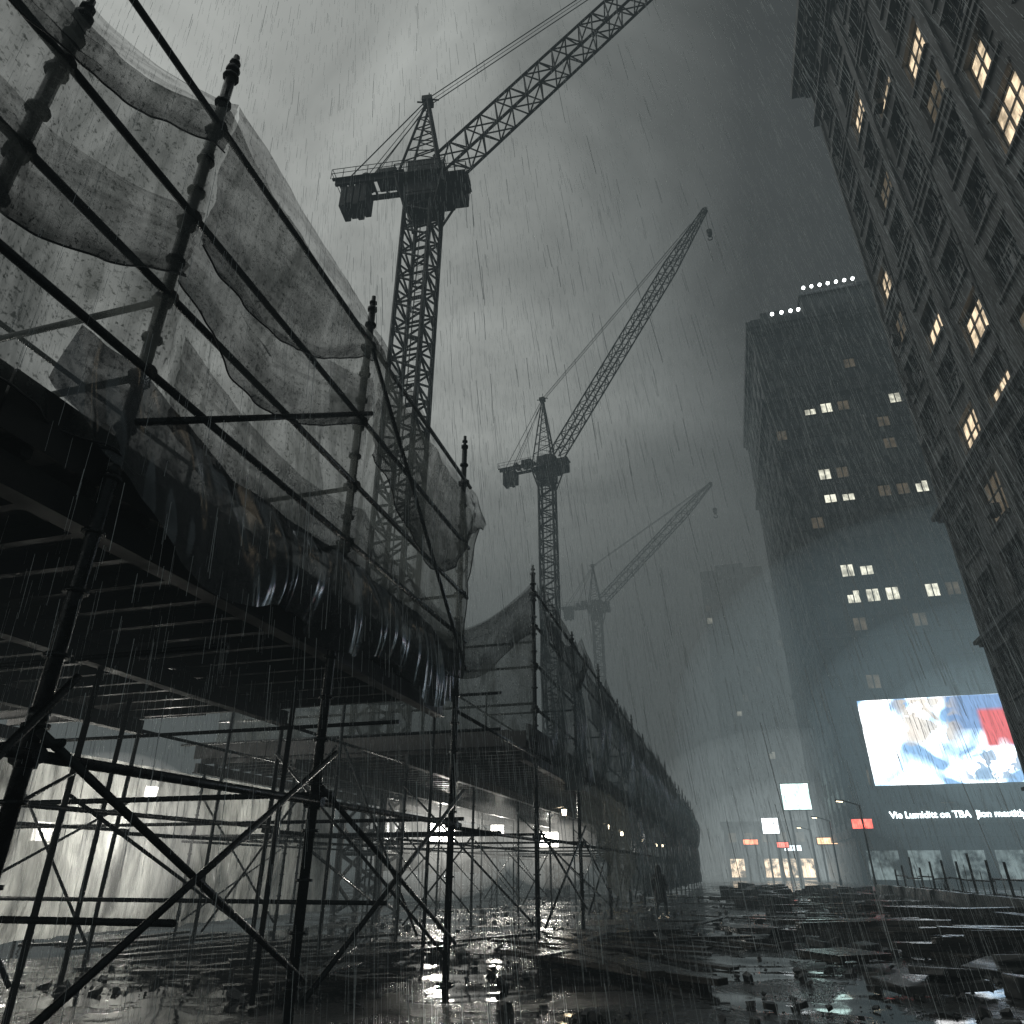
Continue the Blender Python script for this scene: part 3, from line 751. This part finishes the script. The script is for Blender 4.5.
for (x,y) in ((10.9,70),(10.9,92),(10.9,114)):
    e=empty('street_lamp'); b=MB(); b.tube((x,y,.1),(x,y,6.5),.09,8,.06); b.tube((x,y,6.5),(x-1.2,y,6.9),.05,6); b.rbox((x-1.5,y,6.92),(.7,.28,.12),Euler((0,.1,0))); b.tube((x,y,.1),(x,y,.7),.14,8); b.obj('post',M_steel,e)
    b=MB(); b.rbox((x-1.5,y,6.83),(.5,.2,.03),Euler((0,.1,0))); b.obj('lamp',emis('street_lamp_glow',(1,.8,.5),16),e)

# ---------------------------------------------------------------- LED billboard
def screenmat():
    m,nt,out=newmat('led_screen')
    e=nt.nodes.new('ShaderNodeEmission'); tcn=nt.nodes.new('ShaderNodeTexCoord')
    sp=nt.nodes.new('ShaderNodeSeparateXYZ'); nt.links.new(tcn.outputs['Generated'],sp.inputs[0])
    mp=nt.nodes.new('ShaderNodeMapping'); mp.inputs['Scale'].default_value=(2.0,1,.8); mp.inputs['Rotation'].default_value=(0,.5,0)
    nt.links.new(tcn.outputs['Generated'],mp.inputs[0])
    base=ramp(nt,noisetex(nt,mp.outputs[0],1.8,1.5,.4,1.6),[(.36,(.10,.19,.32)),(.42,(.42,.6,.8)),(.47,(.8,.92,1)),(.6,(1,1,1))])
    def band(sock,a,b_,s=.03): return ramp(nt,sock,[(max(0,a-s),0.0),(a,1.0),(b_,1.0),(min(1,b_+s),0.0)])
    def mulf(a,b_): return math2(nt,'MULTIPLY',a,b_)
    def mix(fac,a,col):
        q=nt.nodes.new('ShaderNodeMixRGB'); nt.links.new(fac,q.inputs[0]); nt.links.new(a,q.inputs[1]); q.inputs[2].default_value=(*col,1); return q.outputs[0]
    nn=noisetex(nt,tcn.outputs['Generated'],2.2,2,.5)
    navy=mulf(band(sp.outputs['X'],.44,1.0,.04),band(sp.outputs['Z'],.62,1.0,.10))
    c=mix(navy,base,(.06,.11,.22))
    red=mulf(band(sp.outputs['X'],.58,.80,.02),band(sp.outputs['Z'],.42,.80,.05))
    red=mulf(red,ramp(nt,nn,[(.30,0.0),(.36,1.0)]))
    c=mix(red,c,(.30,.02,.02))
    tan=mulf(band(sp.outputs['X'],.22,.42,.08),band(sp.outputs['Z'],.5,.98,.1))
    tan=mulf(tan,ramp(nt,noisetex(nt,mp.outputs[0],5,2,.5,1),[(.46,0.0),(.54,.85)]))
    c=mix(tan,c,(.26,.21,.16))
    dk=mulf(band(sp.outputs['X'],.45,.75,.06),mulf(band(sp.outputs['Z'],.05,.35,.05),ramp(nt,noisetex(nt,mp.outputs[0],9,2,.5),[(.5,0.0),(.54,.9)])))
    c=mix(dk,c,(.08,.13,.2))
    nt.links.new(c,e.inputs['Color']); e.inputs['Strength'].default_value=4.8
    nt.links.new(e.outputs[0],out.inputs['Surface']); return m
e=empty('led_billboard')
b=MB(); b.quad((17.3,97.0,10.5),(40,97.0,10.5),(40,97.0,20.4),(17.3,97.0,20.4)); b.obj('screen',screenmat(),e)
b=MB(); b.box(17.0,40.3,97.03,97.7,10.2,20.7); b.obj('cabinet',M_frame,e)
def text(s,loc,size,mat,parent,name):
    cu=bpy.data.curves.new(name,'FONT'); cu.body=s; cu.size=size; cu.extrude=.04; cu.offset=.02
    o=bpy.data.objects.new(name,cu); scene.collection.objects.link(o); o.location=loc; o.rotation_euler=(math.pi/2,0,0)
    cu.materials.append(mat); o.parent=parent; return o
M_txt=emis('sign_letters',(.8,.97,1),8)
e=empty('illuminated_sign')
b=MB(); b.box(17.6,38,97.3,97.7,6.3,8.5); b.obj('sign_board',M_frame,e)
text('Vie Lumiditt on TBA  Jion mestitly',(18.2,97.2,6.95),1.0,M_txt,e,'letters')
def signbox(cx,cy,z0,z1,wd,mat,post=True):
    e=empty('illuminated_sign')
    b=MB(); b.box(cx-wd/2-.12,cx+wd/2+.12,cy+.02,cy+.5,z0-.12,z1+.12)
    if post:
        b.tube((cx-wd*.3,cy+.3,0),(cx-wd*.3,cy+.3,z0-.12),.14,8); b.tube((cx+wd*.3,cy+.3,0),(cx+wd*.3,cy+.3,z0-.12),.14,8)
    b.obj('cabinet_and_posts',M_frame,e)
    b=MB(); b.quad((cx-wd/2,cy,z0),(cx+wd/2,cy,z0),(cx+wd/2,cy,z1),(cx-wd/2,cy,z1)); b.obj('sign_face',mat,e)
signbox(10.2,120,9.6,13.2,3.9,emis('sign_green_white',(.7,.98,.92),6,.5,.8))
signbox(6.2,125,6.6,8.8,2.4,emis('sign_white',(.9,.97,1),7,.5,1.2))
signbox(15.0,96.9,5.9,6.9,2.2,emis('sign_red',(1,.14,.1),5,.5,1.5),post=False)
signbox(13.2,118,4.9,5.7,2.6,emis('sign_warm',(1,.55,.3),6,.5,1.5))
signbox(3.0,128,5.2,5.9,2.2,emis('sign_orange',(1,.3,.16),6,.5,1.5))
signbox(9.6,134,4.4,5.2,2.6,emis('sign_pale',(.8,.95,1),8,.5,1.5))
signbox(7.4,122,4.6,5.3,1.6,emis('sign_small_red',(1,.2,.15),5,.5,1.5))

# ---------------------------------------------------------------- debris
def planks(name,cx,cy,n,L,ang,spread,hz=.0,wd=.22,th=.05,mat=M_wood,layers=3,tw=.12):
    b=MB()
    for i in range(n):
        lay=i%layers
        a=ang+random.gauss(0,tw if lay<layers-1 else tw*2.8)
        b.rbox((cx+random.gauss(0,spread),cy+random.gauss(0,spread*.7),.06+hz+lay*(th+.02)+U(0,.02)),(L*U(.6,1.15),wd*U(.7,1.3),th),Euler((U(-.03,.03),U(-.03,.03),a)))
    return b.obj(name,mat,None,bevel=.006)
for a in [(-2.9,16.5,12,4.2,2.2,.7),(-3.9,19.5,8,3.6,2.0,.6),(-1.0,19.0,5,3.0,2.6,.7),(4.8,24.5,8,3.4,.5,1.0),(2.5,30,10,4.0,-.3,1.4),(-.2,26,5,3,1.2,.8),(-8,13.5,14,3,.6,1.3),(-6.5,17,10,3,1.8,.8),(-6.2,11.2,6,2.4,1.0,.5),(5.6,17.2,7,2.8,.6,.6)]:
    planks('plank_pile',*a,tw=.3)
planks('plank_pile',1.6,42,14,6,.0,2.5,layers=5,tw=.4)
planks('plank_pile',-10.5,15.5,14,3.5,1.4,1.6,layers=4,tw=.3)
planks('plank_pile',6.0,34,14,5,.4,1.5,layers=5,tw=.4)
planks('timber_stack',5.2,18.6,13,3.4,.15,.24,wd=.30,th=.12,layers=4,tw=.05)
planks('timber_stack',3.0,23.5,10,3.8,-.12,.3,wd=.30,th=.12,layers=3,tw=.08)
planks('timber_stack',6.6,27.0,15,4.6,.25,.4,wd=.32,th=.13,layers=4,tw=.06)
planks('timber_stack',-2.4,14.6,8,4.4,2.25,.45,wd=.30,th=.09,layers=2,tw=.08)
planks('plywood_stack',5.9,22.2,7,2.4,.1,.18,wd=1.1,th=.03,layers=7)
planks('plywood_stack',-2.2,21.5,4,2.4,.5,.3,wd=1.1,th=.03,layers=4)
def pallet(x,y,a):
    b=MB(); rz=Matrix.Rotation(a,3,'Z')
    for i in range(7): b.rbox(Vector((x,y,.2))+rz@Vector((0,-.55+i*.185,0)),(1.25,.13,.025),rz)
    for i in range(3): b.rbox(Vector((x,y,.135))+rz@Vector((-.55+i*.55,0,0)),(.1,1.2,.09),rz)
    for i in range(3): b.rbox(Vector((x,y,.07))+rz@Vector((0,-.5+i*.5,0)),(1.25,.1,.022),rz)
    b.obj('wooden_pallet',M_wood)
pallet(.2,23.5,.4); pallet(7.4,16.6,.9); pallet(-6.9,14.3,.2); pallet(4.2,28,1.2); pallet(1.8,16.9,.6)
b=MB()
for i in range(3600):
    x=U(-13,10.3); y=10+45*R()**1.6
    g=nz(x*.3,y*.3,20)
    if g<-.05 and R()<.8: continue
    s=.02+.16*R()**4
    if R()<.02: s*=2.2
    b.rbox((x,y,s*.25),(s*U(.7,1.8),s*U(.6,1.3),s*U(.4,.9)),Euler((U(0,.5),U(0,.5),U(0,6.3))),jit=.5)
b.obj('rubble',M_conc)
b=MB()
for i in range(90):
    x=U(-1.5,10); y=U(36,80); s=U(.25,.75)
    b.rbox((x,y,s*.3),(s*U(1,3),s,s*U(.5,1)),Euler((U(-.1,.1),U(-.1,.1),U(0,3))),jit=.2)
for i in range(34):
    x=U(.5,8.5); y=U(12.5,30); s=U(.14,.34)
    b.rbox((x,y,s*.3),(s*U(1,2.6),s*U(.9,1.3),s*U(.5,1)),Euler((U(-.15,.15),U(-.15,.15),U(0,3))),jit=.2)
for (x,y,a) in ((2.6,13.6,.4),(6.4,14.8,-.3),(4.2,16.0,1.0),(.6,20.8,.3),(7.3,23.2,.8)):
    b.rbox((x,y,.11),(1.5,.85,.13),Euler((.05,-.04,a)),jit=.12)
    b.rbox((x+.25,y+.1,.25),(1.1,.6,.11),Euler((-.04,.08,a+.4)),jit=.15)
b.obj('concrete_blocks',M_conc,bevel=.015)
def barrier(x,y,L,a=0):
    b=MB(); rz=Matrix.Rotation(a,3,'Z'); pr=[(-.3,0),(-.3,.1),(-.16,.3),(-.1,.82),(.1,.82),(.16,.3),(.3,.1),(.3,0)]
    for e_ in (-1,1):
        for (px,pz) in pr: b.v.append(tuple(Vector((x,y,0))+rz@Vector((px,e_*L/2,pz))))
    n=8
    for i in range(n-1): b.f.append((i,i+1,n+i+1,n+i))
    b.f.append((7,0,8,15)); b.f.append(tuple(range(n))[::-1]); b.f.append(tuple(range(n,2*n)))
    return b.obj('concrete_barrier',M_conc,bevel=.015)
for i in range(9): barrier(8.4+U(-.1,.1),24.5+i*3.3,3.0,U(-.04,.04))
e=empty('guard_rail'); b=MB()
y=15.0
while y<52:
    b.tube((9.3,y,0),(9.3+U(-.05,.05),y+U(-.05,.05),U(1.6,2.3)),.05,7); y+=2.3+U(-.3,.3)
b.obj('posts',M_steel,e)
b=MB()
for z in (.75,1.25):
    y=15
    while y<50: b.tube((9.37,y,z+U(-.06,.06)),(9.37,y+3.3,z+U(-.06,.06)),.035,7); y+=3.1
b.obj('rails',M_steel,e)
b=MB()
for i in range(12):
    b.rbox((7.2+U(-.6,.6),20+U(-1.5,2.5)+i*.1,.1+.09*(i//2)),(.16,5.5*U(.7,1),.12),Euler((0,U(-.04,.04),U(-.1,.1))))
b.obj('steel_beam_stack',M_steel,bevel=.01)
b=MB()
for i in range(40):
    x=U(8.8,10.2); y=U(20,46); h=U(.6,1.9); b.tube((x,y,0),(x+U(-.15,.15),y+U(-.15,.15),h),.016,5)
b.obj('rebar_rods',M_steel)

# ---------------------------------------------------------------- person
def person(loc,rotz):
    e=empty('pedestrian')
    V=[];E=[];Rr=[]
    def add(p,r,par=None):
        V.append(p);Rr.append(r)
        if par is not None: E.append((par,len(V)-1))
        return len(V)-1
    pel=add((0,0,.95),.145)
    sp=add((0,.02,1.12),.13,pel); ch=add((0,.03,1.32),.165,sp); nb=add((0,.03,1.47),.07,ch); nk=add((0,.0,1.53),.058,nb)
    for s,fy in ((-1,.22),(1,-.2)):
        h=add((s*.1,0,.9),.1,pel); k=add((s*.11,-.02-fy*.45+ (-.05),.5),.065,h); a=add((s*.11,-fy,.1 if fy>0 else .14),.042,k)
        t=add((s*.12,-fy-.13,.045),.038,a); add((s*.12,-fy-.2,.04),.03,t)
        sh=add((s*.19,.03,1.42),.065,ch); el=add((s*.25,.05+s*.06,1.14),.045,sh); wr=add((s*.24,-.08+s*.1,.93),.03,el); pm=add((s*.24,-.1+s*.1,.86),.034,wr)
        for i,(dx,l) in enumerate(((-.024,.065),(-.008,.075),(.008,.07),(.024,.055))):
            f=add((s*.24,-.1+s*.1+dx,.81),.0095,pm); add((s*.235,-.11+s*.1+dx,.81-l),.008,f)
        th=add((s*.235,-.145+s*.1,.86),.011,wr); add((s*.23,-.165+s*.1,.82),.0095,th)
    me=bpy.data.meshes.new('body'); me.from_pydata(V,E,[]); o=bpy.data.objects.new('body',me); scene.collection.objects.link(o); o.parent=e
    o.modifiers.new('s','SKIN')
    for i,r in enumerate(Rr): me.skin_vertices[0].data[i].radius=(r,r)
    me.skin_vertices[0].data[0].use_root=True
    o.modifiers.new('ss','SUBSURF').levels=1
    me.materials.append(M_coat)
    bpy.ops.mesh.primitive_uv_sphere_add(segments=24,ring_count=16,radius=1); h=bpy.context.object; h.name='head'
    for v in h.data.vertices:
        c=v.co.copy(); x,y,z=c.x*.078,c.y*.098,c.z*.118
        if z<-.03: x*=1-.35*(-z-.03)/.09; y*=1-.15*(-z-.03)/.09
        if y<-.06 and abs(x)<.018 and -.03<z<.02: y-=.02
        v.co=(x,y,z)
    h.data.materials.append(M_skin); h.location=(0,-.02,1.64); h.parent=e
    for p in h.data.polygons: p.use_smooth=True
    b=MB(); n=20
    rings=[(.50,.27,.25,.0),(.7,.245,.225,.0),(.95,.21,.19,.01),(1.15,.19,.165,.02),(1.32,.215,.165,.03),(1.42,.20,.13,.03),(1.49,.10,.10,.02)]
    for (z,rx,ry,yo) in rings:
        for i in range(n):
            t=2*math.pi*i/n; q=1+.06*math.sin(5*t+z*3)*(1.5-z)
            b.v.append((rx*q*math.cos(t),yo+ry*q*math.sin(t),z+.015*math.sin(3*t)))
    for j in range(len(rings)-1):
        for i in range(n):
            k=j*n+i;k2=j*n+(i+1)%n; b.f.append((k,k2,k2+n,k+n))
    b.obj('coat',M_coat,e,True)
    b=MB(); hr=[(1.46,.115,.115),(1.55,.115,.12),(1.65,.115,.13),(1.73,.095,.115),(1.79,.045,.06)]
    for (z,rx,ry) in hr:
        for i in range(n+1):
            t=math.radians(-50+280*i/n); b.v.append((rx*math.cos(t),.01+ry*math.sin(t),z))
    for j in range(len(hr)-1):
        for i in range(n): k=j*(n+1)+i; b.f.append((k,k+1,k+n+2,k+n+1))
    b.obj('hood',M_coat,e,True)
    for s in (-1,1):
        b=MB(); b.tube((s*.2,.03,1.42),(s*.255,.05+s*.06,1.14),.075,12,.062); b.tube((s*.255,.05+s*.06,1.15),(s*.243,-.07+s*.095,.95),.062,12,.052); b.obj('sleeve_%s'%('l' if s<0 else 'r'),M_coat,e,True)
    e.location=loc; e.rotation_euler=(0,0,rotz); return e
person((-2.85,31.0,.0),math.radians(160))

# ---------------------------------------------------------------- rain
b=MB()
for i in range(150000):
    x=U(-15,14); y=2.2+36*R()**1.05; z=U(0,19)
    L=U(.12,.42); r=U(.0007,.0017)
    lean=.10+U(-.03,.03)
    b.tube((x,y,z),(x+lean*L,y-.03*L,z-L),r,3,caps=False)
b.obj('rain',M_rain)
print('faces',sum(len(o.data.polygons) for o in scene.objects if o.type=='MESH'))
